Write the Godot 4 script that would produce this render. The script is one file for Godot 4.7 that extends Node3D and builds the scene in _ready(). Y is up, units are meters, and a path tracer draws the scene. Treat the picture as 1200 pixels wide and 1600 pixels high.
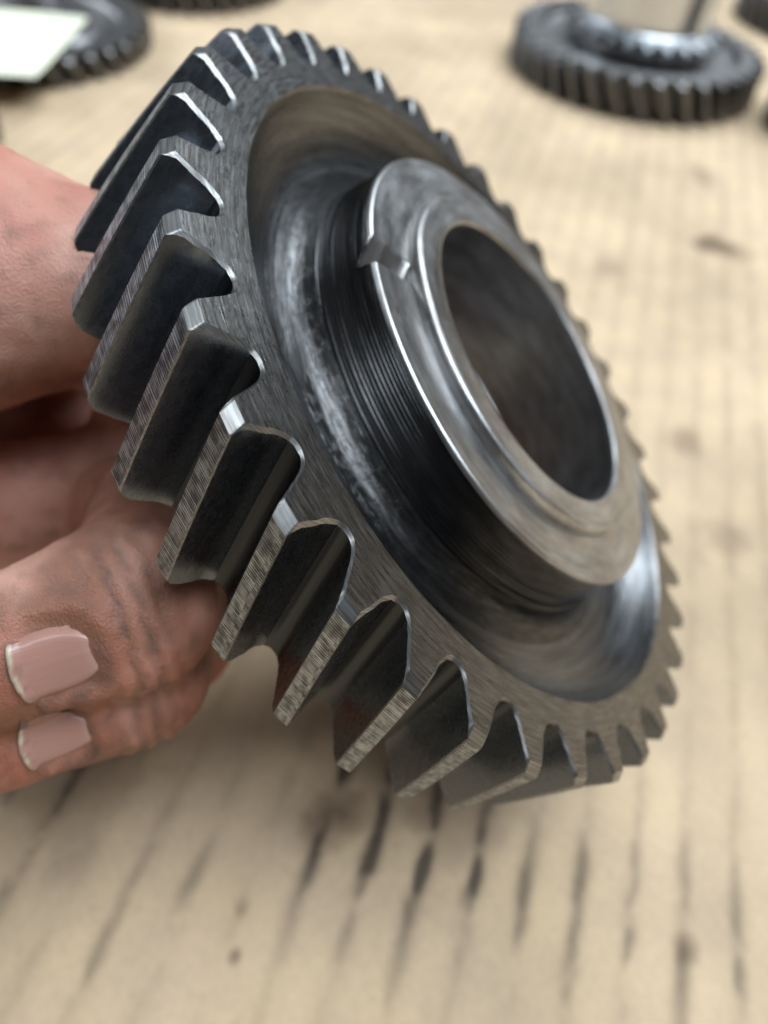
extends Node3D
# A steel helical gear held over a cardboard-covered bench, other gears lying behind it. Metres, y up, the cardboard's top at y = 0.

const U := 0.05                  # tip radius of the held gear
const TEETH := 36
const TWIST := 0.1639            # turn of a tooth from the front face to the back face
const WIDTH := 0.326             # face width in tip radii
const PHASE := 2.50905

var noise := FastNoiseLite.new()
var mats := {}

func _ready() -> void:
	# ---- camera -------------------------------------------------------------------------------------------------
	var cam := Camera3D.new()
	cam.name = "camera"
	cam.transform = Transform3D(Basis(Vector3(0.98976, 0.0938, -0.10757), Vector3(-0.14272, 0.6505, -0.74598), Vector3(0.0, 0.7537, 0.65722)), Vector3(0, 0.115, 0))
	var lens := CameraAttributesPhysical.new()
	lens.frustum_focal_length = 17.45
	lens.exposure_aperture = 11.5
	lens.frustum_focus_distance = 0.0605
	lens.frustum_near = 0.005
	lens.frustum_far = 60.0
	cam.fov = 69.05
	cam.near = 0.005
	cam.far = 60.0
	cam.attributes = lens
	cam.current = true
	add_child(cam)
	# ---- surrounding room light, exposure -----------------------------------------------------------------------
	var env := Environment.new()
	env.background_mode = Environment.BG_COLOR
	env.background_color = Color(0.065, 0.068, 0.075).linear_to_srgb()
	env.tonemap_mode = Environment.TONE_MAPPER_LINEAR
	env.tonemap_exposure = 0.91
	env.sdfgi_enabled = true
	env.ssao_enabled = true
	env.ssil_enabled = true
	var we := WorldEnvironment.new()
	we.name = "world_environment"
	we.environment = env
	add_child(we)
	# ---- ceiling lamps ------------------------------------------------------------------------------------------
	ceiling_lamp(Vector3(0.60, 1.35, -1.45), Vector2(1.6, 0.7), 4.6, 0.2)
	ceiling_lamp(Vector3(-1.90, 1.20, -0.85), Vector2(0.6, 1.8), 6.5, 0.0)
	ceiling_lamp(Vector3(0.80, 1.35, -0.10), Vector2(1.4, 0.7), 3.1, 0.0)
	ceiling_lamp(Vector3(0.10, 1.35, 0.45), Vector2(1.2, 0.30), 0.7, 0.0)
	# ---- everything else ----------------------------------------------------------------------------------------
	noise.seed = 11
	make_materials()
	bench()
	held_gear()
	background_gears()
	sticky_note()
	hand()

# ------------------------------------------------------------------------------------------------ naming and meshes

func tag(o: Node, label: String, category: String, group := "") -> void:
	o.set_meta("label", label)
	o.set_meta("category", category)
	if group:
		o.set_meta("group", group)

func base(called: String, xf: Transform3D) -> Node3D:
	var o := Node3D.new()
	o.name = called
	o.transform = xf
	add_child(o, true)
	return o

func put(called: String, m: Mesh, mat: Material, parent: Node) -> MeshInstance3D:
	var o := MeshInstance3D.new()
	o.name = called
	o.mesh = m
	if mat:
		o.material_override = mat
	parent.add_child(o, true)
	return o

func numbered(called: String, k: int) -> String:
	return called if k == 0 else "%s_%03d" % [called, k]

func st_new() -> SurfaceTool:
	var st := SurfaceTool.new()
	st.begin(Mesh.PRIMITIVE_TRIANGLES)
	return st

func tri(st: SurfaceTool, a: Vector3, b: Vector3, c: Vector3, ua: Vector2, ub: Vector2, uc: Vector2) -> void:
	st.set_uv(ua); st.add_vertex(a)
	st.set_uv(ub); st.add_vertex(b)
	st.set_uv(uc); st.add_vertex(c)

# rows of points; outward tells which way the faces look near the middle of the first row
func grid(st: SurfaceTool, rows: Array, uvs: Array, group: int, flip: bool) -> void:
	st.set_smooth_group(group)
	for i in rows.size() - 1:
		var r0: PackedVector3Array = rows[i]
		var r1: PackedVector3Array = rows[i + 1]
		var u0: PackedVector2Array = uvs[i]
		var u1: PackedVector2Array = uvs[i + 1]
		for j in r0.size() - 1:
			if flip:
				tri(st, r0[j], r1[j + 1], r0[j + 1], u0[j], u1[j + 1], u0[j + 1])
				tri(st, r0[j], r1[j], r1[j + 1], u0[j], u1[j], u1[j + 1])
			else:
				tri(st, r0[j], r0[j + 1], r1[j + 1], u0[j], u0[j + 1], u1[j + 1])
				tri(st, r0[j], r1[j + 1], r1[j], u0[j], u1[j + 1], u1[j])

func finish(st: SurfaceTool, into: ArrayMesh = null, mat: Material = null) -> ArrayMesh:
	st.index()
	st.generate_normals()
	st.generate_tangents()
	var m := st.commit(into)
	if mat:
		m.surface_set_material(m.get_surface_count() - 1, mat)
	return m

# a turned shape round z: each piece of the profile (radius, height) is smooth in itself, pieces meet at a crisp edge
func lathe(pieces: Array, segments: int, mat: Material, size: float, bend = null) -> ArrayMesh:
	var st := st_new()
	var g := 1
	for piece: PackedVector2Array in pieces:
		var rows := []
		var uvs := []
		var run := 0.0
		for i in piece.size():
			if i > 0:
				run += piece[i].distance_to(piece[i - 1])
			var row := PackedVector3Array()
			var uv := PackedVector2Array()
			for s in segments + 1:
				var a := TAU * s / segments
				var p := piece[i]
				if bend != null:
					p = bend.call(p, a)
				row.append(Vector3(p.x * cos(a), p.x * sin(a), p.y) * size)
				uv.append(Vector2(a / TAU, piece[0].x + piece[0].y * 0.37 + run))
			rows.append(row)
			uvs.append(uv)
		grid(st, rows, uvs, g, false)
		g += 1
	return finish(st, null, mat)

# ------------------------------------------------------------------------------------------------ textures

func noise_bytes(w: int, h: int, freq: float, octaves: int, seed_: int, stretch := Vector2.ONE) -> PackedByteArray:
	var n := FastNoiseLite.new()
	n.noise_type = FastNoiseLite.TYPE_SIMPLEX_SMOOTH
	n.seed = seed_
	n.frequency = freq
	n.fractal_octaves = octaves
	var sw := int(w * stretch.x)
	var sh := int(h * stretch.y)
	var im := n.get_image(maxi(sw, 2), maxi(sh, 2), false, false, true)
	im.convert(Image.FORMAT_L8)
	if sw != w or sh != h:
		im.resize(w, h, Image.INTERPOLATE_CUBIC)
	return im.get_data()

func grey(w: int, h: int, d: PackedByteArray) -> ImageTexture:
	return ImageTexture.create_from_image(Image.create_from_data(w, h, false, Image.FORMAT_L8, d))

func coloured(w: int, h: int, d: PackedByteArray) -> ImageTexture:
	return ImageTexture.create_from_image(Image.create_from_data(w, h, false, Image.FORMAT_RGB8, d))

# turned steel: fine grooves along u, each a little different, broken by short scratches
func groove_texture(w: int, h: int, seed_: int, coarse: float, scratch: float) -> ImageTexture:
	var rng := RandomNumberGenerator.new()
	rng.seed = seed_
	var along := noise_bytes(w, h, 0.02, 3, seed_ + 1, Vector2(0.06, 1.0))
	var fine := noise_bytes(w, h, 0.35, 2, seed_ + 2, Vector2(0.10, 1.0))
	var spots := noise_bytes(w, h, 0.05, 3, seed_ + 3)
	var d := PackedByteArray()
	d.resize(w * h)
	var lines := PackedFloat32Array()
	for y in h:
		lines.append(rng.randf())
	for y in h:
		var l := 0.5 + (lines[y] - 0.5) * 0.7 + 0.25 * sin(TAU * y / h * coarse)
		for x in w:
			var i := y * w + x
			var v := l * 0.42 + fine[i] / 255.0 * 0.42 + along[i] / 255.0 * 0.3 - scratch * maxf(0.0, spots[i] / 255.0 - 0.62) * 2.0
			d[i] = clampi(int(v * 220.0), 0, 255)
	return grey(w, h, d)

# dried oil and swarf pressed into the turning marks: short scaly ridges along u
func scale_texture(w: int, h: int) -> ImageTexture:
	var a := noise_bytes(w, h, 0.09, 3, 91, Vector2(0.10, 1.0))
	var b := noise_bytes(w, h, 0.26, 3, 92, Vector2(0.22, 1.0))
	var c := noise_bytes(w, h, 0.012, 3, 93)
	var d := PackedByteArray()
	d.resize(w * h)
	for i in w * h:
		var t := smoothstep(90.0, 170.0, float(c[i]))
		d[i] = clampi(int(70.0 + 0.30 * (a[i] - 128.0) + t * (0.55 * (a[i] - 90.0) + 0.45 * (b[i] - 128.0)) + 0.12 * (b[i] - 128.0)), 0, 255)
	return grey(w, h, d)

func mottle_texture(w: int, h: int, seed_: int, dark: Color, light: Color, freq: float, stretch := Vector2.ONE, power := 1.0) -> ImageTexture:
	var a := noise_bytes(w, h, freq, 5, seed_, stretch)
	var b := noise_bytes(w, h, freq * 6.0, 3, seed_ + 5, stretch)
	var d := PackedByteArray()
	d.resize(w * h * 3)
	for i in w * h:
		var t := pow(clampf(a[i] / 255.0 * 0.75 + b[i] / 255.0 * 0.35 - 0.05, 0.0, 1.0), power)
		d[i * 3] = int(255.0 * lerpf(dark.r, light.r, t))
		d[i * 3 + 1] = int(255.0 * lerpf(dark.g, light.g, t))
		d[i * 3 + 2] = int(255.0 * lerpf(dark.b, light.b, t))
	return coloured(w, h, d)

# land of a tooth: turning marks run across it as narrow light and dark lines
func land_texture(w: int, h: int) -> Array:
	var rng := RandomNumberGenerator.new()
	rng.seed = 77
	var wear := noise_bytes(w, h, 0.02, 4, 31)
	var fine := noise_bytes(w, h, 0.25, 2, 33, Vector2(1.0, 0.12))
	var col := PackedByteArray()
	var bump := PackedByteArray()
	col.resize(w * h * 3)
	bump.resize(w * h)
	var lines := PackedFloat32Array()
	var x := 0
	while x < w:
		var n := rng.randi_range(6, 12)
		var v := rng.randf()
		for k in n:
			lines.append(clampf((0.35 + 0.65 * v) * pow(sin(PI * (k + 0.5) / n), 2.5) + 0.06 * v, 0.0, 1.0))
		x += n
	for y in h:
		for xx in w:
			var i := y * w + xx
			var xs := (xx + int(y * 0.06)) % w
			var l := lines[xs] * (0.72 + 0.28 * fine[i] / 255.0)
			var t := clampf(0.04 + l * 1.25 + (wear[i] / 255.0 - 0.42) * 0.9, 0.0, 1.0)
			col[i * 3] = int(lerpf(92.0, 226.0, t))
			col[i * 3 + 1] = int(lerpf(89.0, 224.0, t))
			col[i * 3 + 2] = int(lerpf(87.0, 220.0, t))
			bump[i] = int(255.0 * l)
	return [coloured(w, h, col), grey(w, h, bump)]

func steel(called: String, albedo: Color, rough: float, bump: Texture2D = null, bump_mm := 0.0, uv := Vector2.ONE, metal := 1.0, aniso := 0.0) -> StandardMaterial3D:
	var m := StandardMaterial3D.new()
	m.resource_name = called
	m.albedo_color = albedo.linear_to_srgb()
	m.metallic = metal
	m.roughness = rough
	m.uv1_scale = Vector3(uv.x, uv.y, 1)
	if bump:
		m.heightmap_enabled = true
		m.heightmap_texture = bump
		m.heightmap_scale = bump_mm * 0.1
	if aniso > 0.0:
		m.anisotropy_enabled = true
		m.anisotropy = aniso
	return m

func make_materials() -> void:
	var grooves := groove_texture(1024, 512, 3, 0.0, 0.6)
	var ridges := groove_texture(1024, 256, 9, 18.0, 0.3)
	var stain := mottle_texture(512, 512, 21, Color(0.66, 0.63, 0.61), Color(1.0, 1.0, 1.0), 0.012)
	var stain_fine := mottle_texture(512, 512, 27, Color(0.5, 0.47, 0.44), Color(1.0, 1.0, 1.0), 0.03, Vector2(0.4, 1.0))
	var rough := mottle_texture(512, 512, 41, Color(0.55, 0.55, 0.55), Color(1.0, 1.0, 1.0), 0.02)
	var land := land_texture(1024, 128)
	# faces turned on a lathe
	var face := steel("turned_face_steel", Color(0.315, 0.318, 0.318), 0.38, grooves, 0.013, Vector2(9, 10), 1.0, 0.35)
	face.albedo_texture = stain_fine
	face.roughness_texture = rough
	mats.face = face
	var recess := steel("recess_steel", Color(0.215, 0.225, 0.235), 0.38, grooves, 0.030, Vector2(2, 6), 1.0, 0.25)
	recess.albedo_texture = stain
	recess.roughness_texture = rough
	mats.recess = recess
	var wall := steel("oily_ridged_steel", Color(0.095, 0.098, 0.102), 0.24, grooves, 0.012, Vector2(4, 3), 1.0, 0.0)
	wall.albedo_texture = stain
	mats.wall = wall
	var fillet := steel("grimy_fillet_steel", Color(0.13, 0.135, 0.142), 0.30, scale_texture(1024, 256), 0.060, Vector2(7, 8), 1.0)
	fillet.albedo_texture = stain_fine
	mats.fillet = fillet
	var hub := steel("ground_hub_steel", Color(0.62, 0.635, 0.645), 0.47, grooves, 0.003, Vector2(2, 2), 1.0, 0.2)
	hub.albedo_texture = stain
	hub.roughness_texture = rough
	mats.hub = hub
	var bore := steel("bore_steel", Color(0.60, 0.63, 0.66), 0.33, grooves, 0.004, Vector2(2, 3), 1.0, 0.3)
	bore.albedo_texture = stain
	mats.bore = bore
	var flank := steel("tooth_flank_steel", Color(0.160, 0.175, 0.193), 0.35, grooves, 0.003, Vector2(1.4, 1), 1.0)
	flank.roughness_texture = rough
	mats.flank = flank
	mats.root = steel("near_black_root_steel", Color(0.055, 0.058, 0.062), 0.36, grooves, 0.004, Vector2(1.4, 1), 1.0)  # near-black strip along the tooth roots, darker than the flanks
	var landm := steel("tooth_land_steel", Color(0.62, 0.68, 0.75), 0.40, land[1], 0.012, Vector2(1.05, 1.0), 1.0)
	landm.albedo_texture = land[0]
	mats.land = landm
	var edge := steel("worn_edge_steel", Color(0.46, 0.475, 0.485), 0.38, grooves, 0.006, Vector2(6, 6), 1.0)
	edge.albedo_texture = stain_fine
	mats.edge = edge
	var far := steel("dark_gear_steel", Color(0.27, 0.28, 0.29), 0.38, null, 0.0, Vector2(4, 4), 1.0)
	far.albedo_texture = stain
	mats.far = far
	var far_face := steel("dark_gear_face", Color(0.33, 0.332, 0.338), 0.40, null, 0.0, Vector2(4, 4), 1.0)
	far_face.albedo_texture = stain
	mats.far_face = far_face
	mats.ring = steel("worn_ring_steel", Color(0.30, 0.31, 0.32), 0.46)
	mats.bright = steel("polished_steel", Color(0.72, 0.75, 0.78), 0.30, null, 0.0, Vector2(4, 4), 1.0)

# ------------------------------------------------------------------------------------------------ lamps

func ceiling_lamp(at: Vector3, size: Vector2, energy: float, turn: float) -> void:
	var k := get_children().filter(func(c): return str(c.name).begins_with("ceiling_lamp") and not c is Light3D).size()
	var o := base(numbered("ceiling_lamp", k), Transform3D(Basis(Vector3.UP, turn), at))
	o.set_meta("kind", "structure")
	var housing := BoxMesh.new()
	housing.size = Vector3(size.x + 0.04, 0.05, size.y + 0.04)
	var white := StandardMaterial3D.new()
	white.resource_name = "lamp_housing_white"
	white.albedo_color = Color(0.85, 0.85, 0.84)
	white.roughness = 0.5
	put("housing", housing, white, o).position.y = 0.03
	var glow := StandardMaterial3D.new()
	glow.resource_name = "lamp_diffuser_glow"
	glow.albedo_color = Color(0.9, 0.9, 0.9)
	glow.emission_enabled = true
	glow.emission = Color(0.91, 0.96, 1.0)
	glow.emission_energy_multiplier = 1.5
	var pane := BoxMesh.new()
	pane.size = Vector3(size.x, 0.004, size.y)
	put("lamp_diffuser", pane, glow, o)
	var l := AreaLight3D.new()
	l.name = numbered("ceiling_lamp_light", k)
	l.area_size = size
	l.light_color = Color(0.91, 0.96, 1.0)
	l.light_energy = energy
	l.area_range = 6.0
	l.shadow_enabled = true
	l.transform = o.transform * Transform3D(Basis(Vector3.RIGHT, -PI / 2), Vector3(0, -0.006, 0))
	add_child(l)

# ------------------------------------------------------------------------------------------------ the bench

func bench() -> void:
	var w := 1536
	var span := 0.46
	var c0 := -0.30          # across the flutes
	var d0 := -0.05          # along the flutes
	var broad := noise_bytes(w, w, 0.004, 4, 51)
	var blotch := noise_bytes(w, w, 0.016, 4, 52)
	var fibre := noise_bytes(w, w, 0.16, 3, 53)
	var streak := noise_bytes(w, w, 0.06, 4, 54, Vector2(0.6, 0.36))
	var wobble := noise_bytes(w, w, 0.02, 3, 55)
	var speck := noise_bytes(w, w, 0.07, 2, 56)
	var rng := RandomNumberGenerator.new()
	rng.seed = 5
	# how strongly each flute line is stained
	var weight := {}
	for k in range(-60, 60):
		weight[k] = 0.07 + 0.15 * rng.randf() * rng.randf()
	# spots: across, along, radius, strength (oil drips and handling marks)
	var spots := [[0.0438, 0.2993, 0.005, 0.40], [0.0486, 0.2456, 0.005, 0.55], [0.056, 0.243, 0.005, 0.25], [0.043, 0.148, 0.004, 0.30], [0.0507, 0.116, 0.005, 0.22], [0.0448, 0.0358, 0.0016, 0.40], [-0.0065, 0.0385, 0.0042, 0.50], [0.010, 0.043, 0.008, 0.22], [-0.004, 0.048, 0.010, 0.18], [0.018, 0.2164, 0.005, 0.2], [-0.016, 0.022, 0.0012, 0.3], [-0.0145, 0.0165, 0.0009, 0.45], [-0.047, 0.034, 0.010, 0.25]]
	var col := PackedByteArray()
	col.resize(w * w * 3)
	var bump := PackedByteArray()
	bump.resize(w * w)
	for y in w:
		var d := d0 + span * y / w
		var near := exp(-pow((d - 0.040) / 0.014, 2.0))
		var nearer := exp(-pow((d - 0.038) / 0.016, 2.0))
		for x in w:
			var i := y * w + x
			var wob := (wobble[i] - 128.0) / 255.0 * 0.0007
			var c := c0 + span * x / w
			var cc := (c + wob + 0.0013) / 0.0076
			var k := floori(cc + 0.5)
			var off := absf(cc - k)
			var s := streak[i] / 255.0
			var pw: float = weight[k]
			if k >= -1 and k <= 2:
				pw = maxf(pw, 1.5 * near * (1.0 if k < 2 else 0.8))
			elif k >= 2 and k <= 7:
				pw = maxf(pw, 0.52 * nearer)
			elif k == -6 or k == -7 or k == -4 or k == -3:
				pw = maxf(pw, (1.3 if k < -5 else 0.4) * exp(-pow((d - 0.030 + (0.012 if k > -5 else 0.0)) / 0.016, 2.0)))
			var line := exp(-pow(off / (0.07 + 0.11 * s), 2.0)) * clampf(s * 2.6 - 0.62, 0.0, 1.0) * pw
			var band := 0.5 + 0.5 * cos(TAU * cc)
			var b := broad[i] / 255.0
			var bl := blotch[i] / 255.0
			var f := fibre[i] / 255.0
			var tone := 0.95 + 0.16 * (b - 0.5) + 0.09 * (bl - 0.5) + 0.05 * (f - 0.5) - 0.016 * band * (0.2 + bl)
			var dirt := line * (0.75 + 0.5 * clampf(bl * 2.0 - 0.5, 0.0, 1.0)) + clampf((speck[i] / 255.0 - 0.80) * 3.0, 0.0, 1.0) * 0.30 * bl
			col[i * 3] = clampi(int(194.0 * tone), 0, 255)
			col[i * 3 + 1] = clampi(int(170.0 * tone), 0, 255)
			col[i * 3 + 2] = clampi(int(143.0 * tone - 5.0 * bl), 0, 255)
			if dirt > 0.002:
				var q := clampf(dirt * 0.85, 0.0, 0.80)
				col[i * 3] = int(lerpf(col[i * 3], 58.0, q))
				col[i * 3 + 1] = int(lerpf(col[i * 3 + 1], 51.0, q))
				col[i * 3 + 2] = int(lerpf(col[i * 3 + 2], 45.0, q))
			bump[i] = clampi(int(90.0 * band + 60.0 * f + 60.0 * bl), 0, 255)
	for sp in spots:
		var cx := int((sp[0] - c0) / span * w)
		var cy := int((sp[1] - d0) / span * w)
		var rr := int(sp[2] / span * w * 2.2)
		for y in range(maxi(0, cy - rr), mini(w, cy + rr)):
			for x in range(maxi(0, cx - rr), mini(w, cx + rr)):
				var i := y * w + x
				var rd: float = Vector2(x - cx, (y - cy) * 0.8).length() / (sp[2] / span * w) + (blotch[i] / 255.0 - 0.5) * 1.6
				var q: float = sp[3] * clampf(1.25 - rd, 0.0, 1.0)
				col[i * 3] = int(lerpf(col[i * 3], 70.0, q))
				col[i * 3 + 1] = int(lerpf(col[i * 3 + 1], 54.0, q))
				col[i * 3 + 2] = int(lerpf(col[i * 3 + 2], 42.0, q))
	var m := StandardMaterial3D.new()
	m.resource_name = "stained_kraft_cardboard"
	m.albedo_texture = coloured(w, w, col)
	m.roughness = 0.85
	m.metallic_specular = 0.3
	m.heightmap_enabled = true
	m.heightmap_texture = grey(w, w, bump)
	m.heightmap_scale = 0.006
	# a 4 mm corrugated sheet: liner on top, edges all round
	var fl := Vector3(0.1832, 0, -0.9831)
	var sd := Vector3(0.9831, 0, 0.1832)
	var st := st_new()
	st.set_smooth_group(-1)
	var c1 := -0.75
	var c2 := 0.65
	var e1 := -0.30
	var e2 := 1.05
	var p := [sd * c1 + fl * e1, sd * c2 + fl * e1, sd * c2 + fl * e2, sd * c1 + fl * e2]
	var t := [Vector2((c1 - c0) / span, (e1 - d0) / span), Vector2((c2 - c0) / span, (e1 - d0) / span), Vector2((c2 - c0) / span, (e2 - d0) / span), Vector2((c1 - c0) / span, (e2 - d0) / span)]
	tri(st, p[0], p[2], p[1], t[0], t[2], t[1])
	tri(st, p[0], p[3], p[2], t[0], t[3], t[2])
	var dn := Vector3(0, -0.004, 0)
	for k in 4:
		var a: Vector3 = p[k]
		var b: Vector3 = p[(k + 1) % 4]
		tri(st, a, b, b + dn, Vector2(0, 0), Vector2(1, 0), Vector2(1, 0.02))
		tri(st, a, b + dn, a + dn, Vector2(0, 0), Vector2(1, 0.02), Vector2(0, 0.02))
	tri(st, p[0] + dn, p[1] + dn, p[2] + dn, t[0], t[1], t[2])
	tri(st, p[0] + dn, p[2] + dn, p[3] + dn, t[0], t[2], t[3])
	var sheet := put("cardboard_sheet", finish(st), m, self)
	tag(sheet, "tan corrugated cardboard sheet with dark oil streaks along its flutes", "cardboard")
	var wood := StandardMaterial3D.new()
	wood.resource_name = "bench_top_wood"
	wood.albedo_color = Color(0.42, 0.33, 0.24)
	wood.roughness = 0.6
	var top := BoxMesh.new()
	top.size = Vector3(2.4, 0.04, 2.0)
	var bt := put("tabletop", top, wood, self)
	bt.position = Vector3(0, -0.0245, -0.45)
	bt.set_meta("kind", "structure")

# ------------------------------------------------------------------------------------------------ the held gear

# outline of one tooth from root to root: (share of the pitch, radius)
func tooth_outline(step: bool) -> PackedVector2Array:
	var o := PackedVector2Array()
	for v in [Vector2(-0.5, 0.889), Vector2(-0.455, 0.8895), Vector2(-0.42, 0.891), Vector2(-0.385, 0.8945), Vector2(-0.35, 0.900), Vector2(-0.32, 0.907), Vector2(-0.29, 0.916), Vector2(-0.26, 0.928), Vector2(-0.23, 0.942), Vector2(-0.195, 0.958), Vector2(-0.16, 0.975), Vector2(-0.132, 0.989), Vector2(-0.117, 0.9965), Vector2(-0.104, 1.0)]:
		o.append(v)
	for v in [Vector2(-0.05, 1.0), Vector2(0.0, 1.0), Vector2(0.05, 1.0)]:
		o.append(v)
	var back := o.slice(0, 14)
	back.reverse()
	for v in back:
		var q := Vector2(-v.x, v.y)
		if step:
			# the trailing flank keeps a small ledge where the hob left it
			if q.x > 0.255 and q.x < 0.30:
				q = Vector2(q.x - 0.012, q.y)
			elif q.x > 0.30 and q.x < 0.36:
				q = Vector2(q.x + 0.012, q.y - 0.004)
		o.append(q)
	return o

func tooth_mesh(centre: float, seed_: int, teeth: int, width: float, twist: float, size: float, inner: float, fine: bool, m: Dictionary) -> ArrayMesh:
	var pitch := TAU / teeth
	var o := tooth_outline(fine)
	var n := o.size()
	var rng := RandomNumberGenerator.new()
	rng.seed = 100 + seed_
	var jig := rng.randf() * 10.0
	# the front edge: a narrow break along the flanks, a wide chamfer across the tip
	var tipc := 0.0195 * (1.0 + 0.15 * noise.get_noise_2d(jig * 50.0, 3.0))
	var e := PackedFloat32Array()
	var inset := PackedVector2Array()
	for j in n:
		var a := Vector2(o[maxi(j - 1, 0)].x * pitch, o[maxi(j - 1, 0)].y)
		var b := Vector2(o[mini(j + 1, n - 1)].x * pitch, o[mini(j + 1, n - 1)].y)
		var tg := (b - a).normalized()
		var nor := Vector2(-tg.y, tg.x)
		var ej := 0.0055 * (1.0 + 0.35 * noise.get_noise_2d(j * 37.0 + jig * 50.0, seed_ * 17.0))
		var high := maxf(0.0, o[j].y - (1.0 - tipc)) / tipc
		e.append(lerpf(ej, tipc, high))
		var q := Vector2(o[j].x * pitch, o[j].y) - nor * ej
		if high > 0.0:
			q = Vector2(clampf(o[j].x, -0.118, 0.118) * pitch, 1.0 - tipc)
		inset.append(q)
	for j in range(1, n / 2 + 1):
		inset[j].x = maxf(inset[j].x, inset[j - 1].x)
		inset[n - 1 - j].x = minf(inset[n - 1 - j].x, inset[n - j].x)
	var at := func(a: float, r: float, z: float) -> Vector3:
		var q := centre + a + twist * (-z / width)
		return Vector3(r * cos(q), r * sin(q), z) * size
	var rows := 12 if fine else 4
	var mesh := ArrayMesh.new()
	# flanks, root to land on either side
	var sf := st_new()
	var sl := st_new()
	var se := st_new()
	var sc := st_new()
	var sr := st_new()
	for part in 7:
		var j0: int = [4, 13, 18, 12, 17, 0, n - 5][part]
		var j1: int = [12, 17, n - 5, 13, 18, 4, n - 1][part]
		var rr := []
		var uu := []
		for i in rows + 1:
			var t := float(i) / rows
			var row := PackedVector3Array()
			var uv := PackedVector2Array()
			for j in range(j0, j1 + 1):
				var z := lerpf(-e[j], -width + e[j], t)
				row.append(at.call(o[j].x * pitch, o[j].y, z))
				if part == 1:
					uv.append(Vector2(t * 0.5 + jig, (o[j].x + 0.5) * 2.3 + jig * 0.37))
				else:
					uv.append(Vector2(t * 0.6 + jig, o[j].y * 5.0 + part * 0.31))
			rr.append(row)
			uu.append(uv)
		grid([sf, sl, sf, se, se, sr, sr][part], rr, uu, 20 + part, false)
	# chamfers round both ends
	for end in 2:
		var r0 := PackedVector3Array()
		var r1 := PackedVector3Array()
		var r2 := PackedVector3Array()
		var u0 := PackedVector2Array()
		var u1 := PackedVector2Array()
		var u2 := PackedVector2Array()
		for j in n:
			var zc := -e[j] if end == 0 else -width + e[j]
			var zf := 0.0 if end == 0 else -width
			r0.append(at.call(o[j].x * pitch, o[j].y, zc))
			r1.append(at.call(inset[j].x, inset[j].y, zf))
			r2.append(at.call(o[j].x * pitch, inner, zf))
			var an := centre + o[j].x * pitch
			u0.append(Vector2(an / TAU, o[j].y + 0.02))
			u1.append(Vector2(an / TAU, inset[j].y))
			u2.append(Vector2(an / TAU, inner))
		for part in 3:
			var j0: int = [0, 13, 17][part]
			var j1: int = [14, 18, n][part]
			grid(se, [r0.slice(j0, j1), r1.slice(j0, j1)], [u0.slice(j0, j1), u1.slice(j0, j1)], 5 + end * 3 + part, end == 0)
		sc.set_normal(Vector3(0, 0, 1 if end == 0 else -1))
		for j in n - 1:
			if end == 0:
				tri(sc, r1[j], r2[j + 1], r1[j + 1], u1[j], u2[j + 1], u1[j + 1])
				tri(sc, r1[j], r2[j], r2[j + 1], u1[j], u2[j], u2[j + 1])
			else:
				tri(sc, r1[j], r1[j + 1], r2[j + 1], u1[j], u1[j + 1], u2[j + 1])
				tri(sc, r1[j], r2[j + 1], r2[j], u1[j], u2[j + 1], u2[j])
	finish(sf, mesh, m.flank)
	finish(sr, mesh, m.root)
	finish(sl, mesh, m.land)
	finish(se, mesh, m.edge)
	sc.index()
	sc.generate_tangents()
	sc.commit(mesh)
	mesh.surface_set_material(mesh.get_surface_count() - 1, m.face)
	return mesh

func arc_points(pts: Array) -> PackedVector2Array:
	# a smooth curve through the points
	var c := Curve2D.new()
	for i in pts.size():
		var a: Vector2 = pts[maxi(i - 1, 0)]
		var b: Vector2 = pts[mini(i + 1, pts.size() - 1)]
		var tg := (b - a) * 0.17
		c.add_point(pts[i], -tg, tg)
	var out := PackedVector2Array()
	for i in pts.size() - 1:
		for k in 5:
			out.append(c.sample(i, k / 5.0))
	out.append(pts[-1])
	return out

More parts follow.
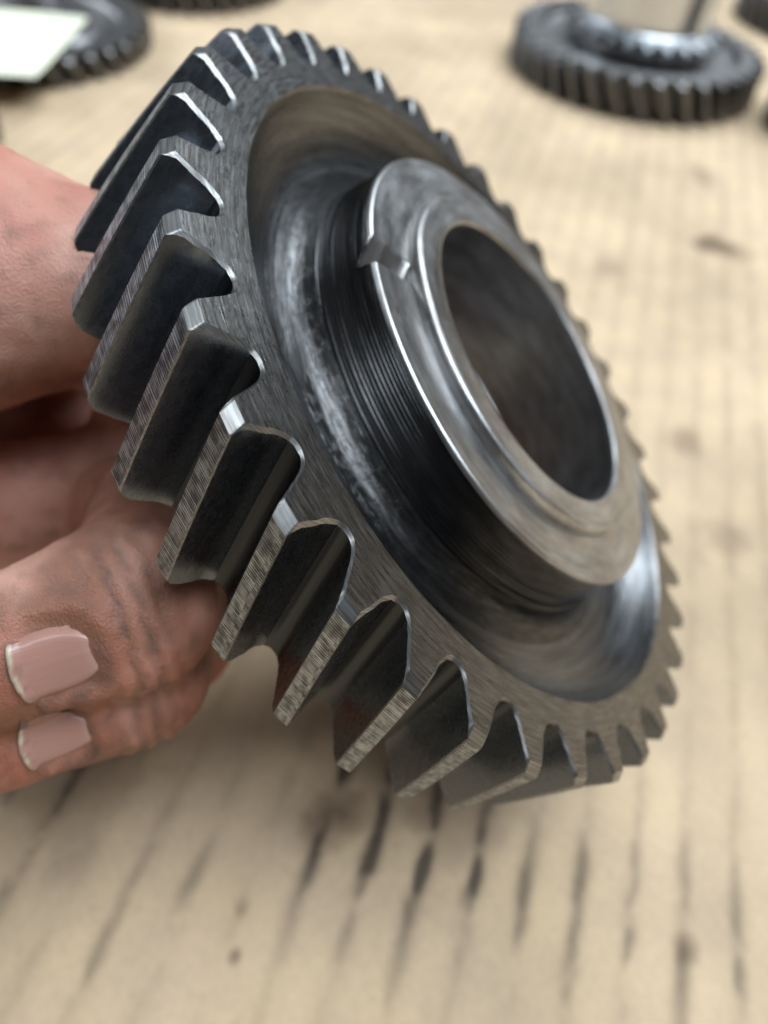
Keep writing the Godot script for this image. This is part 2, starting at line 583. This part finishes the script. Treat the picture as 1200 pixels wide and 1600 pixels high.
func held_gear() -> void:
	var g := base("helical_gear", Transform3D(Basis(Vector3(0.61466, -0.55387, -0.56163), Vector3(-0.40512, 0.38927, -0.82725), Vector3(0.67681, 0.73601, 0.01488)), Vector3(0.01262, 0.05477, -0.07786)))
	tag(g, "large steel helical gear held tilted in the hand, its ring of teeth towards the viewer", "gear")
	for k in TEETH:
		put(numbered("tooth", k), tooth_mesh(PHASE + k * TAU / TEETH, k, TEETH, WIDTH, TWIST, U, 0.875, true, mats), null, g)
	var seg := 288
	var back := -WIDTH
	# front ring and its back, under the teeth
	put("rim", lathe([
		PackedVector2Array([Vector2(0.874, back), Vector2(0.62, back)]) ,
		PackedVector2Array([Vector2(0.8748, -0.0002), Vector2(0.860, 0.0), Vector2(0.845, 0.0), Vector2(0.831, 0.0)]),
		PackedVector2Array([Vector2(0.831, 0.0), Vector2(0.826, -0.006)]),
	].slice(1), seg, mats.face, U), null, g)
	# dished recess between the ring and the hub
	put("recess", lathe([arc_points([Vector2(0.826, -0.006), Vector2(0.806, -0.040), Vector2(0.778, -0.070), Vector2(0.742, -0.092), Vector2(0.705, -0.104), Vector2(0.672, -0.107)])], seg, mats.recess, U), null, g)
	# grimy fillet at the foot of the hub
	var rf := RandomNumberGenerator.new()
	rf.seed = 31
	var foot := PackedVector2Array()
	var smooth_foot := arc_points([Vector2(0.672, -0.107), Vector2(0.640, -0.101), Vector2(0.616, -0.085), Vector2(0.601, -0.058)])
	for i in smooth_foot.size():
		var nrm := (Vector2(0.640, -0.03) - smooth_foot[i]).normalized()
		foot.append(smooth_foot[i] + nrm * (0.0016 * rf.randf() if i % 2 and i < smooth_foot.size() - 1 else 0.0))
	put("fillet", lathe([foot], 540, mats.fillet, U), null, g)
	# hub: ridged wall, chamfer, flat top with one wedge-shaped oil slot, raised lip round the bore
	var slot := func(p: Vector2, a: float) -> Vector2:
		var deg := rad_to_deg(a)
		var dz := 0.0
		if deg > 161.0 and deg <= 167.5:
			dz = (deg - 161.0) / 6.5
		elif deg > 167.5 and deg < 168.5:
			dz = 168.5 - deg
		return Vector2(p.x, minf(p.y, 0.0835 - 0.050 * dz) if p.x > 0.4646 else p.y)
	# turning ridges left by a coarse tool
	var rr := RandomNumberGenerator.new()
	rr.seed = 12
	var wall := PackedVector2Array()
	var smooth_wall := arc_points([Vector2(0.601, -0.058), Vector2(0.594, -0.025), Vector2(0.588, 0.010), Vector2(0.583, 0.045), Vector2(0.5805, 0.070)])
	var count := 15
	for k in count:
		var deep := 0.0026 + 0.0034 * rr.randf()
		for q in 4:
			var t := (k + q / 4.0 + (0.1 * rr.randf() if q else 0.0)) / count
			var at := t * (smooth_wall.size() - 1)
			var p := smooth_wall[int(at)].lerp(smooth_wall[mini(int(at) + 1, smooth_wall.size() - 1)], at - int(at))
			wall.append(p - Vector2(deep * [0.0, 0.75, 1.0, 0.55][q], 0.0))
	wall.append(smooth_wall[-1])
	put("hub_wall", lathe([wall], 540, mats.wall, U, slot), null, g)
	put("hub_face", lathe([
		arc_points([Vector2(0.5805, 0.070), Vector2(0.5795, 0.0780), Vector2(0.575, 0.0815)]),
		PackedVector2Array([Vector2(0.575, 0.0815), Vector2(0.56, 0.0818), Vector2(0.552, 0.082)]),
		PackedVector2Array([Vector2(0.552, 0.082), Vector2(0.52, 0.083), Vector2(0.49, 0.083), Vector2(0.467, 0.083), Vector2(0.464, 0.083)]),
	], 720, mats.hub, U, slot), null, g)
	put("bore_lip", lathe([
		arc_points([Vector2(0.4645, 0.040), Vector2(0.4632, 0.085), Vector2(0.461, 0.099), Vector2(0.457, 0.107), Vector2(0.449, 0.1105)]),
		PackedVector2Array([Vector2(0.449, 0.1105), Vector2(0.41, 0.1115), Vector2(0.390, 0.1115)]),
		arc_points([Vector2(0.390, 0.1115), Vector2(0.384, 0.109), Vector2(0.381, 0.102)]),
	], seg, mats.hub, U), null, g)
	put("bore", lathe([
		PackedVector2Array([Vector2(0.381, 0.102), Vector2(0.3805, 0.0), Vector2(0.3805, -0.20)]),
		PackedVector2Array([Vector2(0.3805, -0.20), Vector2(0.386, -0.203), Vector2(0.386, -0.222), Vector2(0.3805, -0.225)]),
		PackedVector2Array([Vector2(0.3805, -0.225), Vector2(0.3805, -0.55)]),
	], seg, mats.bore, U), null, g)
	put("back_hub", lathe([
		PackedVector2Array([Vector2(0.3805, -0.55), Vector2(0.47, -0.55)]),
		PackedVector2Array([Vector2(0.47, -0.55), Vector2(0.475, -0.545), Vector2(0.475, -0.28)]),
		arc_points([Vector2(0.475, -0.28), Vector2(0.50, -0.24), Vector2(0.60, -0.22), Vector2(0.74, -0.235), Vector2(0.80, -0.30), Vector2(0.805, back)]),
		PackedVector2Array([Vector2(0.805, back), Vector2(0.8748, back)]),
	].map(func(p): return _reversed(p)), 144, mats.recess, U), null, g)

func _reversed(p: PackedVector2Array) -> PackedVector2Array:
	return p

# ------------------------------------------------------------------------------------------------ gears lying on the cardboard

func lying_gear(called: String, at: Vector3, r: float, thick: float, teeth: int, twist: float, phase: float, pieces: Array, label: String) -> Node3D:
	# local z points up
	var g := base(called, Transform3D(Basis(Vector3(1, 0, 0), Vector3(0, 0, -1), Vector3(0, 1, 0)), at + Vector3(0, thick, 0)))
	tag(g, label, "gear", "gears lying on the cardboard")
	var m := {"flank": mats.far, "root": mats.far, "land": mats.far, "edge": mats.far_face, "face": mats.far_face}
	var w := thick / r
	var t0 := tooth_mesh(0.0, 3, teeth, w, twist, r, 0.872, false, m)
	for k in teeth:
		var o := put(numbered("tooth", k), t0, null, g)
		o.rotation.z = phase + k * TAU / teeth
	for pc in pieces:
		put(pc[0], lathe(pc[1], 96, pc[2], r), null, g)
	return g

func web_pieces(w: float) -> Array:
	return [["web", [
		PackedVector2Array([Vector2(0.8718, 0.0), Vector2(0.80, 0.0)]),
		arc_points([Vector2(0.80, 0.0), Vector2(0.78, -0.05), Vector2(0.72, -0.075), Vector2(0.62, -0.075), Vector2(0.57, -0.04), Vector2(0.56, 0.0)]),
		PackedVector2Array([Vector2(0.56, 0.0), Vector2(0.55, 0.012), Vector2(0.36, 0.012)]),
		PackedVector2Array([Vector2(0.36, 0.012), Vector2(0.345, 0.0), Vector2(0.345, -w)]),
		PackedVector2Array([Vector2(0.345, -w), Vector2(0.872, -w)]),
	], mats.far_face]]

func background_gears() -> void:
	# right: gear with a clutch ring and a bright collar
	var r := 0.0547
	var w := 0.0157 / r
	var pcs := [["web", [
		PackedVector2Array([Vector2(0.8718, 0.0), Vector2(0.80, 0.0)]),
		arc_points([Vector2(0.80, 0.0), Vector2(0.785, -0.04), Vector2(0.74, -0.06), Vector2(0.62, -0.06), Vector2(0.50, -0.05), Vector2(0.47, 0.02)]),
		PackedVector2Array([Vector2(0.47, 0.02), Vector2(0.47, 0.05)]),
		PackedVector2Array([Vector2(0.33, -w), Vector2(0.872, -w)]),
	], mats.far_face], ["collar", [
		arc_points([Vector2(0.505, 0.132), Vector2(0.488, 0.140), Vector2(0.482, 0.17)]),
		PackedVector2Array([Vector2(0.482, 0.16), Vector2(0.482, 0.47)]),
		arc_points([Vector2(0.482, 0.47), Vector2(0.476, 0.490), Vector2(0.455, 0.495)]),
		PackedVector2Array([Vector2(0.455, 0.495), Vector2(0.36, 0.495)]),
		PackedVector2Array([Vector2(0.36, 0.495), Vector2(0.35, 0.485), Vector2(0.35, -w)]),
	], mats.bright]]
	var g := lying_gear("helical_gear_001", Vector3(0.081, 0, -0.3796), r, 0.0157, 36, 0.16, 0.02, pcs, "dark gear with a toothed clutch ring and a bright steel collar standing on it")
	# the clutch ring: pointed little teeth standing out round the collar
	var st := st_new()
	st.set_smooth_group(-1)
	var n := 25
	for k in n:
		var a0 := TAU * k / n
		var a1 := TAU * (k + 0.5) / n
		var a2 := TAU * (k + 1.0) / n
		var ri := 0.515
		var ro := 0.625
		var pt := func(rad: float, a: float, z: float) -> Vector3: return Vector3(rad * cos(a), rad * sin(a), z) * r
		var q := [pt.call(ri, a0, 0.115), pt.call(ro, a1, 0.070), pt.call(ri, a2, 0.115), pt.call(ri, a0, 0.020), pt.call(ro, a1, 0.035), pt.call(ri, a2, 0.020)]
		var z := Vector2.ZERO
		var c1: Vector3 = pt.call(0.50, a0, 0.133)
		var c2: Vector3 = pt.call(0.50, a2, 0.133)
		tri(st, q[0], q[1], q[3], z, z, z); tri(st, q[1], q[4], q[3], z, z, z)
		tri(st, q[1], q[2], q[4], z, z, z); tri(st, q[2], q[5], q[4], z, z, z)
		tri(st, q[0], q[2], q[1], z, z, z)
		tri(st, c1, q[2], q[0], z, z, z); tri(st, c1, c2, q[2], z, z, z)
		tri(st, q[3], q[4], q[5], z, z, z)
	put("clutch_ring", finish(st), mats.ring, g)
	# left: gear under the sticky note
	lying_gear("helical_gear_002", Vector3(-0.1722, 0, -0.3198), 0.053, 0.0089, 38, 0.09, 0.05, web_pieces(0.0089 / 0.053), "dark gear lying flat under the pale sticky note")
	# the one behind it
	lying_gear("helical_gear_003", Vector3(-0.1333, 0, -0.4230), 0.0498, 0.016, 36, 0.12, 0.03, web_pieces(0.016 / 0.0498), "dark gear behind the one with the sticky note, cut by the top of the picture")
	lying_gear("helical_gear_004", Vector3(0.200, 0, -0.500), 0.046, 0.016, 34, 0.12, 0.0, web_pieces(0.016 / 0.046), "dark gear in the top right corner, behind the gear with the bright collar")
	var tall := web_pieces(0.034 / 0.025)
	lying_gear("helical_gear_005", Vector3(0.1590, 0, -0.3430), 0.0250, 0.034, 28, 0.30, 0.0, tall, "small tall gear at the right edge, beside the gear with the bright collar")
	lying_gear("helical_gear_006", Vector3(-0.1665, 0, -0.2230), 0.0300, 0.014, 28, 0.12, 0.0, web_pieces(0.014 / 0.03), "dark gear at the left edge, just above the thumb")

func sticky_note() -> void:
	var a := Vector3(-0.1430, 0.0098, -0.3254)
	var b := Vector3(-0.1352, 0.0098, -0.2579)
	var across := Vector3(-0.0750, 0, 0.0086)
	var st := st_new()
	var rows := []
	var uvs := []
	var lower := []
	for i in 13:
		var row := PackedVector3Array()
		var low := PackedVector3Array()
		var uv := PackedVector2Array()
		for j in 9:
			var t := i / 12.0
			var s := j / 8.0
			var p := a.lerp(b, t) + across * s
			p.y += 0.0018 * pow(maxf(0.0, t - 0.35) / 0.65, 2.0) * (1.0 - 0.5 * s) + 0.0003 * sin(s * 7.0 + t * 3.0)
			row.append(p)
			low.append(p - Vector3(0, 0.00012, 0))
			uv.append(Vector2(s, t))
		rows.append(row)
		lower.append(low)
		uvs.append(uv)
	grid(st, rows, uvs, 1, true)
	grid(st, lower, uvs, 2, false)
	var m := StandardMaterial3D.new()
	m.resource_name = "pale_yellow_paper"
	m.albedo_color = Color(0.67, 0.66, 0.52).linear_to_srgb()
	m.roughness = 0.9
	m.metallic_specular = 0.25
	m.backlight_enabled = true
	m.backlight = Color(0.25, 0.25, 0.18)
	var o := put("sticky_note", finish(st), m, self)
	tag(o, "pale yellow blank sticky note lying on a dark gear", "paper note")

# ------------------------------------------------------------------------------------------------ the hand

var bones := []          # [a, b, ra, rb, chain]
var cast_bones := []

func cone(p: Vector3, b: Array) -> float:
	var a: Vector3 = b[0]
	var ab: Vector3 = b[5]
	var t := clampf((p - a).dot(ab) * b[6], 0.0, 1.0)
	return p.distance_to(a + ab * t) - lerpf(b[2], b[3], t)

func smin(a: float, b: float, k: float) -> float:
	var h := maxf(k - absf(a - b), 0.0) / k
	return minf(a, b) - h * h * k * 0.25

func flesh(p: Vector3, list: Array) -> float:
	# bones of one chain blend softly, chains meet in a crease
	var d := PackedFloat32Array([9.0, 9.0, 9.0, 9.0, 9.0, 9.0])
	for b in list:
		var v := cone(p, b)
		var c: int = b[4]
		d[c] = smin(d[c], v, 0.0045) if d[c] < 8.0 else v
	var r := d[0]
	for c in range(1, 6):
		if d[c] < 8.0:
			r = smin(r, d[c], 0.0012 if c < 5 else 0.006) if r < 8.0 else d[c]
	return r

func normal_of(p: Vector3, list: Array) -> Vector3:
	var h := 0.0004
	return Vector3(flesh(p + Vector3(h, 0, 0), list) - flesh(p - Vector3(h, 0, 0), list), flesh(p + Vector3(0, h, 0), list) - flesh(p - Vector3(0, h, 0), list), flesh(p + Vector3(0, 0, h), list) - flesh(p - Vector3(0, 0, h), list)).normalized()

func add_chain(joints: Array, chain: int) -> void:
	for i in joints.size() - 1:
		var a: Vector4 = joints[i]
		var b: Vector4 = joints[i + 1]
		var pa := Vector3(a.x, a.y, a.z)
		var pb := Vector3(b.x, b.y, b.z)
		bones.append([pa, pb, a.w, b.w, chain, pb - pa, 1.0 / maxf((pb - pa).length_squared(), 1e-9)])

func hand() -> void:
	var wrist := Vector4(-0.105, 0.036, -0.062, 0.0185)
	var palm := Vector4(-0.080, 0.034, -0.076, 0.0170)
	var index := [Vector4(-0.0561, 0.0503, -0.0856, 0.0100), Vector4(-0.0336, 0.0541, -0.0824, 0.0083), Vector4(-0.0322, 0.0385, -0.0682, 0.0070), Vector4(-0.0570, 0.0342, -0.0595, 0.0080)]
	var middle := [Vector4(-0.0584, 0.0195, -0.0807, 0.0090), Vector4(-0.0278, 0.0419, -0.0569, 0.0072), Vector4(-0.0242, 0.0490, -0.0400, 0.0079), Vector4(-0.0346, 0.0489, -0.0329, 0.0075)]
	var web := [Vector4(-0.0716, 0.0296, -0.1075, 0.0100), Vector4(-0.0630, 0.0119, -0.0872, 0.0100), Vector4(-0.0506, 0.0129, -0.0655, 0.0085)]
	var ring := [Vector4(-0.0532, 0.0202, -0.0739, 0.0090), Vector4(-0.0245, 0.0307, -0.0540, 0.0072), Vector4(-0.0251, 0.0382, -0.0382, 0.0073), Vector4(-0.0362, 0.0392, -0.0302, 0.0071)]
	var little := [Vector4(-0.0450, 0.0197, -0.0580, 0.0080), Vector4(-0.0248, 0.0259, -0.0499, 0.0062), Vector4(-0.0286, 0.0294, -0.0425, 0.0058), Vector4(-0.0372, 0.0315, -0.0374, 0.0055)]
	var thumb := [Vector4(-0.0748, 0.0461, -0.0655, 0.0135), Vector4(-0.0492, 0.0664, -0.0675, 0.0120), Vector4(-0.0345, 0.0671, -0.0683, 0.0086), Vector4(-0.0253, 0.0635, -0.0718, 0.0072)]
	add_chain(thumb, 0)
	add_chain(index, 1)
	add_chain(middle, 2)
	add_chain(ring, 3)
	add_chain(little, 4)
	for f in [index, middle, ring, little]:
		add_chain([palm, f[0]], 5)
	add_chain([Vector4(-0.17, 0.055, -0.020, 0.021), Vector4(-0.135, 0.044, -0.043, 0.0185), wrist, palm], 5)
	add_chain(web, 5)
	add_chain([web[0], Vector4(-0.0526, 0.0329, -0.0961, 0.0100), Vector4(-0.0481, 0.0237, -0.0817, 0.0090), web[2]], 5)
	add_chain([palm, web[1]], 5)
	# the fold of skin between thumb and index finger
	add_chain([thumb[1], Vector4(-0.0398, 0.0584, -0.0758, 0.0085), index[1]], 5)
	add_chain([thumb[1], index[0], web[0]], 5)
	add_chain([wrist, thumb[0]], 5)
	var nails := [nail_frame(middle[2], middle[3], Vector3(0, 0.115, 0), 20.0, 0.35, 0.84, 30.0), nail_frame(ring[2], ring[3], Vector3(0, 0.115, 0), 31.0, 0.45, 0.84, 27.0)]
	var mesh := skin_mesh(nails)
	var skin := StandardMaterial3D.new()
	skin.resource_name = "skin"
	skin.vertex_color_use_as_albedo = true
	skin.roughness = 0.52
	skin.metallic_specular = 0.45
	skin.subsurf_scatter_enabled = true
	skin.subsurf_scatter_strength = 0.12
	skin.heightmap_enabled = true
	skin.heightmap_texture = skin_bump(512)
	skin.heightmap_scale = 0.016
	skin.uv1_triplanar = true
	skin.uv1_scale = Vector3(110, 110, 110)
	var o := put("hand", mesh, skin, self)
	tag(o, "left hand gripping the large gear from behind, grime round its two visible fingernails", "hand")
	for f in nails:
		put("fingernail", nail_mesh(f), nail_material(), o)

func skin_bump(w: int) -> ImageTexture:
	var a := noise_bytes(w, w, 0.045, 3, 61)
	var n := FastNoiseLite.new()
	n.noise_type = FastNoiseLite.TYPE_CELLULAR
	n.cellular_return_type = FastNoiseLite.RETURN_DISTANCE2_SUB
	n.frequency = 0.05
	n.seed = 8
	var im := n.get_seamless_image(w, w)
	im.convert(Image.FORMAT_L8)
	var b := im.get_data()
	var d := PackedByteArray()
	d.resize(w * w)
	for i in w * w:
		d[i] = clampi(int(a[i] * 0.5 + minf(b[i] * 1.2, 130.0)), 0, 255)
	return grey(w, w, d)

# where a nail lies on the last bone of a finger: axis, the way it faces, how far along and round it reaches
func nail_frame(j0: Vector4, j1: Vector4, eye: Vector3, down: float, s0: float, s1: float, half: float) -> Dictionary:
	var a := Vector3(j0.x, j0.y, j0.z)
	var b := Vector3(j1.x, j1.y, j1.z)
	var ax := (b - a).normalized()
	var face := eye - (a + b) * 0.5
	face = (face - ax * face.dot(ax)).normalized()
	var side := ax.cross(face).normalized()
	if side.y > 0.0:
		side = -side
	var th := deg_to_rad(down)
	return {"a": a, "b": b, "ax": ax, "n": face * cos(th) + side * sin(th), "t": side * cos(th) - face * sin(th), "s0": s0, "s1": s1, "half": deg_to_rad(half), "r": j1.w, "len": a.distance_to(b)}

# signed distance (metres) from the nail's outline, negative inside
func nail_distance(p: Vector3, f: Dictionary) -> float:
	var q: Vector3 = p - f.a
	var s: float = q.dot(f.ax)
	var y: float = atan2(q.dot(f.t), q.dot(f.n)) * f.r
	var mid: float = (f.s0 + f.s1) * 0.5 * f.len
	var hs: float = (f.s1 - f.s0) * 0.5 * f.len
	var hy: float = f.half * f.r
	var rad: float = minf(hs, hy) * 0.55
	var d := Vector2(maxf(absf(s - mid) - hs + rad, 0.0), maxf(absf(y) - hy + rad, 0.0))
	var r: float = d.length() - rad
	if q.dot(f.n) < -0.002:
		r += 0.02
	return r

func skin_mesh(nails: Array) -> ArrayMesh:
	var cell := 0.0008
	var lo := Vector3(1, 1, 1)
	var hi := -lo
	for b in bones:
		for e in [[b[0], b[2]], [b[1], b[3]]]:
			var v: Vector3 = e[0]
			var r: float = e[1]
			lo = lo.min(v - Vector3.ONE * (r + 0.004))
			hi = hi.max(v + Vector3.ONE * (r + 0.004))
	var blk := 8
	var bs := cell * blk
	var nb := Vector3i(((hi - lo) / bs).ceil())
	var index := {}
	var verts := PackedVector3Array()
	var norms := PackedVector3Array()
	var cols := PackedColorArray()
	var tris := PackedInt32Array()
	var vals := {}
	# values in the blocks the surface crosses
	var live := []
	for bz in nb.z:
		for by in nb.y:
			for bx in nb.x:
				var c := lo + (Vector3(bx, by, bz) + Vector3.ONE * 0.5) * bs
				var d := flesh(c, bones)
				if absf(d) < bs * 0.95 + 0.003:
					var list := bones.filter(func(b): return cone(c, b) < bs * 0.9 + 0.012)
					if list.size():
						live.append([Vector3i(bx, by, bz) * blk, list])
	var cellidx := {}
	for lv in live:
		var o: Vector3i = lv[0]
		var list: Array = lv[1]
		var n := blk + 1
		var v := PackedFloat32Array()
		v.resize(n * n * n)
		var i := 0
		for z in n:
			for y in n:
				for x in n:
					v[i] = flesh(lo + Vector3(o.x + x, o.y + y, o.z + z) * cell, list)
					i += 1
		for z in blk:
			for y in blk:
				for x in blk:
					var k := (z * n + y) * n + x
					var q := [v[k], v[k + 1], v[k + n], v[k + n + 1], v[k + n * n], v[k + n * n + 1], v[k + n * n + n], v[k + n * n + n + 1]]
					var neg := 0
					for e in q:
						if e < 0.0:
							neg += 1
					if neg == 0 or neg == 8:
						continue
					var s := Vector3.ZERO
					var cnt := 0
					for e in 12:
						var ea: int = EDGE[e * 2]
						var eb: int = EDGE[e * 2 + 1]
						var va: float = q[ea]
						var vb: float = q[eb]
						if (va < 0.0) != (vb < 0.0):
							var t := va / (va - vb)
							s += Vector3(ea & 1, (ea >> 1) & 1, ea >> 2).lerp(Vector3(eb & 1, (eb >> 1) & 1, eb >> 2), t)
							cnt += 1
					var p := lo + (Vector3(o.x + x, o.y + y, o.z + z) + s / cnt) * cell
					cellidx[Vector3i(o.x + x, o.y + y, o.z + z)] = verts.size()
					var nn := normal_of(p, list)
					verts.append(p)
					norms.append(nn)
					var m := 0
					if (q[0] < 0.0) != (q[1] < 0.0): m |= 1 if q[0] < 0.0 else 2
					if (q[0] < 0.0) != (q[2] < 0.0): m |= 4 if q[0] < 0.0 else 8
					if (q[0] < 0.0) != (q[4] < 0.0): m |= 16 if q[0] < 0.0 else 32
					if m:
						vals[Vector3i(o.x + x, o.y + y, o.z + z)] = m
	var far := [[Vector3i(0, 1, 0), Vector3i(0, 0, 1)], [Vector3i(0, 0, 1), Vector3i(1, 0, 0)], [Vector3i(1, 0, 0), Vector3i(0, 1, 0)]]
	for c: Vector3i in vals:
		var m: int = vals[c]
		for ax in 3:
			var bits := (m >> (ax * 2)) & 3
			if bits == 0:
				continue
			var a = cellidx.get(c)
			var b = cellidx.get(c - far[ax][0])
			var d = cellidx.get(c - far[ax][0] - far[ax][1])
			var e = cellidx.get(c - far[ax][1])
			if a == null or b == null or d == null or e == null:
				continue
			if bits == 2:
				tris.append_array([a, b, d, a, d, e])
			else:
				tris.append_array([a, d, b, a, e, d])
	# creases, nail folds and colour
	var n1 := FastNoiseLite.new()
	n1.seed = 4
	n1.frequency = 110.0
	n1.fractal_octaves = 3
	var n2 := FastNoiseLite.new()
	n2.seed = 9
	n2.frequency = 700.0
	n2.fractal_octaves = 3
	for i in verts.size():
		var p := verts[i]
		var disp := 0.00035 * n1.get_noise_3dv(p) + 0.00010 * n2.get_noise_3dv(p)
		var red := 0.5 + 0.7 * n1.get_noise_3dv(p * 0.6)
		var grime := clampf(n2.get_noise_3dv(p * 0.5) * 1.5 - 0.10, 0.0, 1.0) * 0.45
		for f in nails:
			var q: Vector3 = p - f.a
			var s: float = q.dot(f.ax)
			if q.length() > 0.03:
				continue
			var d := nail_distance(p, f)
			var rad: Vector3 = q - f.ax * s
			if rad.length() < f.r * 1.6 and s > -0.004:
				disp += 0.00055 * exp(-pow((d - 0.0009) / 0.0008, 2.0)) if s < f.s1 * f.len * 0.97 else 0.0
				if d < 0.0:
					disp -= 0.0004 * clampf(-d / 0.0008, 0.0, 1.0)
				red += 0.45 * exp(-pow((d - 0.0012) / 0.0016, 2.0))
				# wrinkles over the last joint
				var dors := rad.normalized().dot(f.n)
				if dors > -0.2:
					var wr := sin(s * 3000.0 + 2.5 * n1.get_noise_3dv(p * 1.7)) * exp(-pow((s - 0.0005) / 0.0034, 2.0)) * smoothstep(0.1, 0.6, dors)
					disp += 0.00034 * wr
					grime += 0.55 * maxf(-wr - 0.15, 0.0)
				grime += 0.8 * exp(-pow((d - 0.0002) / 0.0006, 2.0)) * clampf(n2.get_noise_3dv(p * 0.35 + Vector3.ONE) * 2.0 + 0.40, 0.0, 1.0)
				if s > f.len * 0.9:
					red += 0.3
		verts[i] = p + norms[i] * disp
		var pale := Vector3(0.57, 0.325, 0.250)
		var rosy := Vector3(0.38, 0.130, 0.088)
		# the two working fingers are brown with old oil
		var oily := smoothstep(0.034, 0.016, p.distance_to(nails[0].a)) * clampf(0.58 + 1.0 * n1.get_noise_3dv(p * 0.9 + Vector3.ONE * 3.0), 0.1, 0.8)
		var c := pale.lerp(rosy, clampf(red, 0.0, 1.0)).lerp(Vector3(0.20, 0.086, 0.048), oily).lerp(Vector3(0.075, 0.055, 0.045), clampf(grime, 0.0, 0.85))
		cols.append(Color(c.x, c.y, c.z))
	# normals again after the displacement
	var acc := PackedVector3Array()
	acc.resize(verts.size())
	for t in range(0, tris.size(), 3):
		var a := verts[tris[t]]
		var fn := (verts[tris[t + 2]] - a).cross(verts[tris[t + 1]] - a)
		for k in 3:
			acc[tris[t + k]] += fn
	for i in acc.size():
		var g := acc[i].normalized()
		norms[i] = g if g.dot(norms[i]) > 0.0 else -g
	var arr := []
	arr.resize(Mesh.ARRAY_MAX)
	arr[Mesh.ARRAY_VERTEX] = verts
	arr[Mesh.ARRAY_NORMAL] = norms
	arr[Mesh.ARRAY_COLOR] = cols
	arr[Mesh.ARRAY_INDEX] = tris
	var am := ArrayMesh.new()
	am.add_surface_from_arrays(Mesh.PRIMITIVE_TRIANGLES, arr)
	return am

const EDGE := [0, 1, 2, 3, 4, 5, 6, 7, 0, 2, 1, 3, 4, 6, 5, 7, 0, 4, 1, 5, 2, 6, 3, 7]

func on_skin(from: Vector3, to: Vector3) -> Vector3:
	var d := (to - from).normalized()
	var p := from
	for i in 60:
		var v := flesh(p, bones)
		if v < 0.00003:
			break
		p += d * maxf(v * 0.8, 0.00003)
	return p

func nail_mesh(f: Dictionary) -> ArrayMesh:
	var st := st_new()
	var nu := 26
	var nv := 20
	var rows := []
	var cols := []
	for i in nu + 1:
		var u := float(i) / nu
		var row := PackedVector3Array()
		var cr := []
		for j in nv + 1:
			var v := 2.0 * j / nv - 1.0
			# rounded at the cuticle, almost square at the free edge
			var w := lerpf(0.26, 1.0, pow(1.0 - pow(1.0 - clampf(u / 0.72, 0.0, 1.0), 2.2), 0.72))
			var endcut := 0.09 * (1.0 - v * v) * (1.0 - u) * -1.0 + 0.07 * (1.0 - v * v) * u
			var s: float = lerpf(f.s0, f.s1, clampf(u, 0.0, 1.0)) + endcut
			var ph: float = v * f.half * w
			var ax: Vector3 = f.a + f.ax * s * f.len
			var dir: Vector3 = f.n * cos(ph) + f.t * sin(ph)
			var p := on_skin(ax + dir * f.r * 2.2, ax)
			var rim := minf(minf(0.5 + u / 0.12, (1.0 - absf(v)) / 0.42), 1.0)
			var lift := lerpf(-0.00050, 0.00002, smoothstep(0.0, 1.0, rim)) + 0.00034 * smoothstep(0.84, 1.0, u) * (1.0 - pow(absf(v), 6.0))
			row.append(p + dir * lift)
			var pink := Vector3(0.37, 0.195, 0.155)
			var moon := Vector3(0.43, 0.285, 0.24)
			var white := Vector3(0.50, 0.415, 0.30)
			var c := moon.lerp(pink, smoothstep(0.05, 0.30, u + 0.12 * v * v))
			c = c.lerp(white, smoothstep(0.945, 0.965, u + 0.02 * sin(v * 9.0)))
			var dirt := clampf(noise.get_noise_2d(u * 900.0, v * 300.0 + f.r * 1e6) * 1.3 + 0.1, 0.0, 1.0) * smoothstep(0.70, 1.0, maxf(absf(v), u * 0.95)) * 0.75
			if v < -0.75 and u > 0.86:
				dirt = 0.8
			c = c.lerp(Vector3(0.05, 0.045, 0.05), dirt)
			cr.append(Color(c.x, c.y, c.z))
		rows.append(row)
		cols.append(cr)
	# the free edge has a thickness: fold the last row under
	var under := PackedVector3Array()
	var last: PackedVector3Array = rows[nu]
	var prev: PackedVector3Array = rows[nu - 3]
	for j in nv + 1:
		var v := 2.0 * j / nv - 1.0
		var dir: Vector3 = f.n * cos(v * f.half) + f.t * sin(v * f.half)
		under.append(last[j].lerp(prev[j], 0.3) - dir * 0.00045)
	rows.append(under)
	cols.append(cols[nu])
	st.set_smooth_group(1)
	var flip: bool = (f.ax as Vector3).cross(f.t).dot(f.n) > 0.0
	for i in rows.size() - 1:
		for j in nv:
			var quad := [[i, j], [i, j + 1], [i + 1, j + 1], [i, j], [i + 1, j + 1], [i + 1, j]]
			if not flip:
				quad = [[i, j], [i + 1, j + 1], [i, j + 1], [i, j], [i + 1, j], [i + 1, j + 1]]
			for e in quad:
				st.set_color(cols[e[0]][e[1]])
				st.set_uv(Vector2(e[1] / float(nv), e[0] / float(nu)))
				st.add_vertex(rows[e[0]][e[1]])
	st.index()
	st.generate_normals()
	return st.commit()

func nail_material() -> StandardMaterial3D:
	if not mats.has("nail"):
		var m := StandardMaterial3D.new()
		m.resource_name = "fingernail"
		m.vertex_color_use_as_albedo = true
		m.roughness = 0.28
		m.metallic_specular = 0.5
		m.heightmap_enabled = true
		m.heightmap_texture = mottle_texture(128, 128, 71, Color(0, 0, 0), Color(1, 1, 1), 0.08, Vector2(1.0, 0.08))
		m.heightmap_scale = 0.003
		mats.nail = m
	return mats.nail
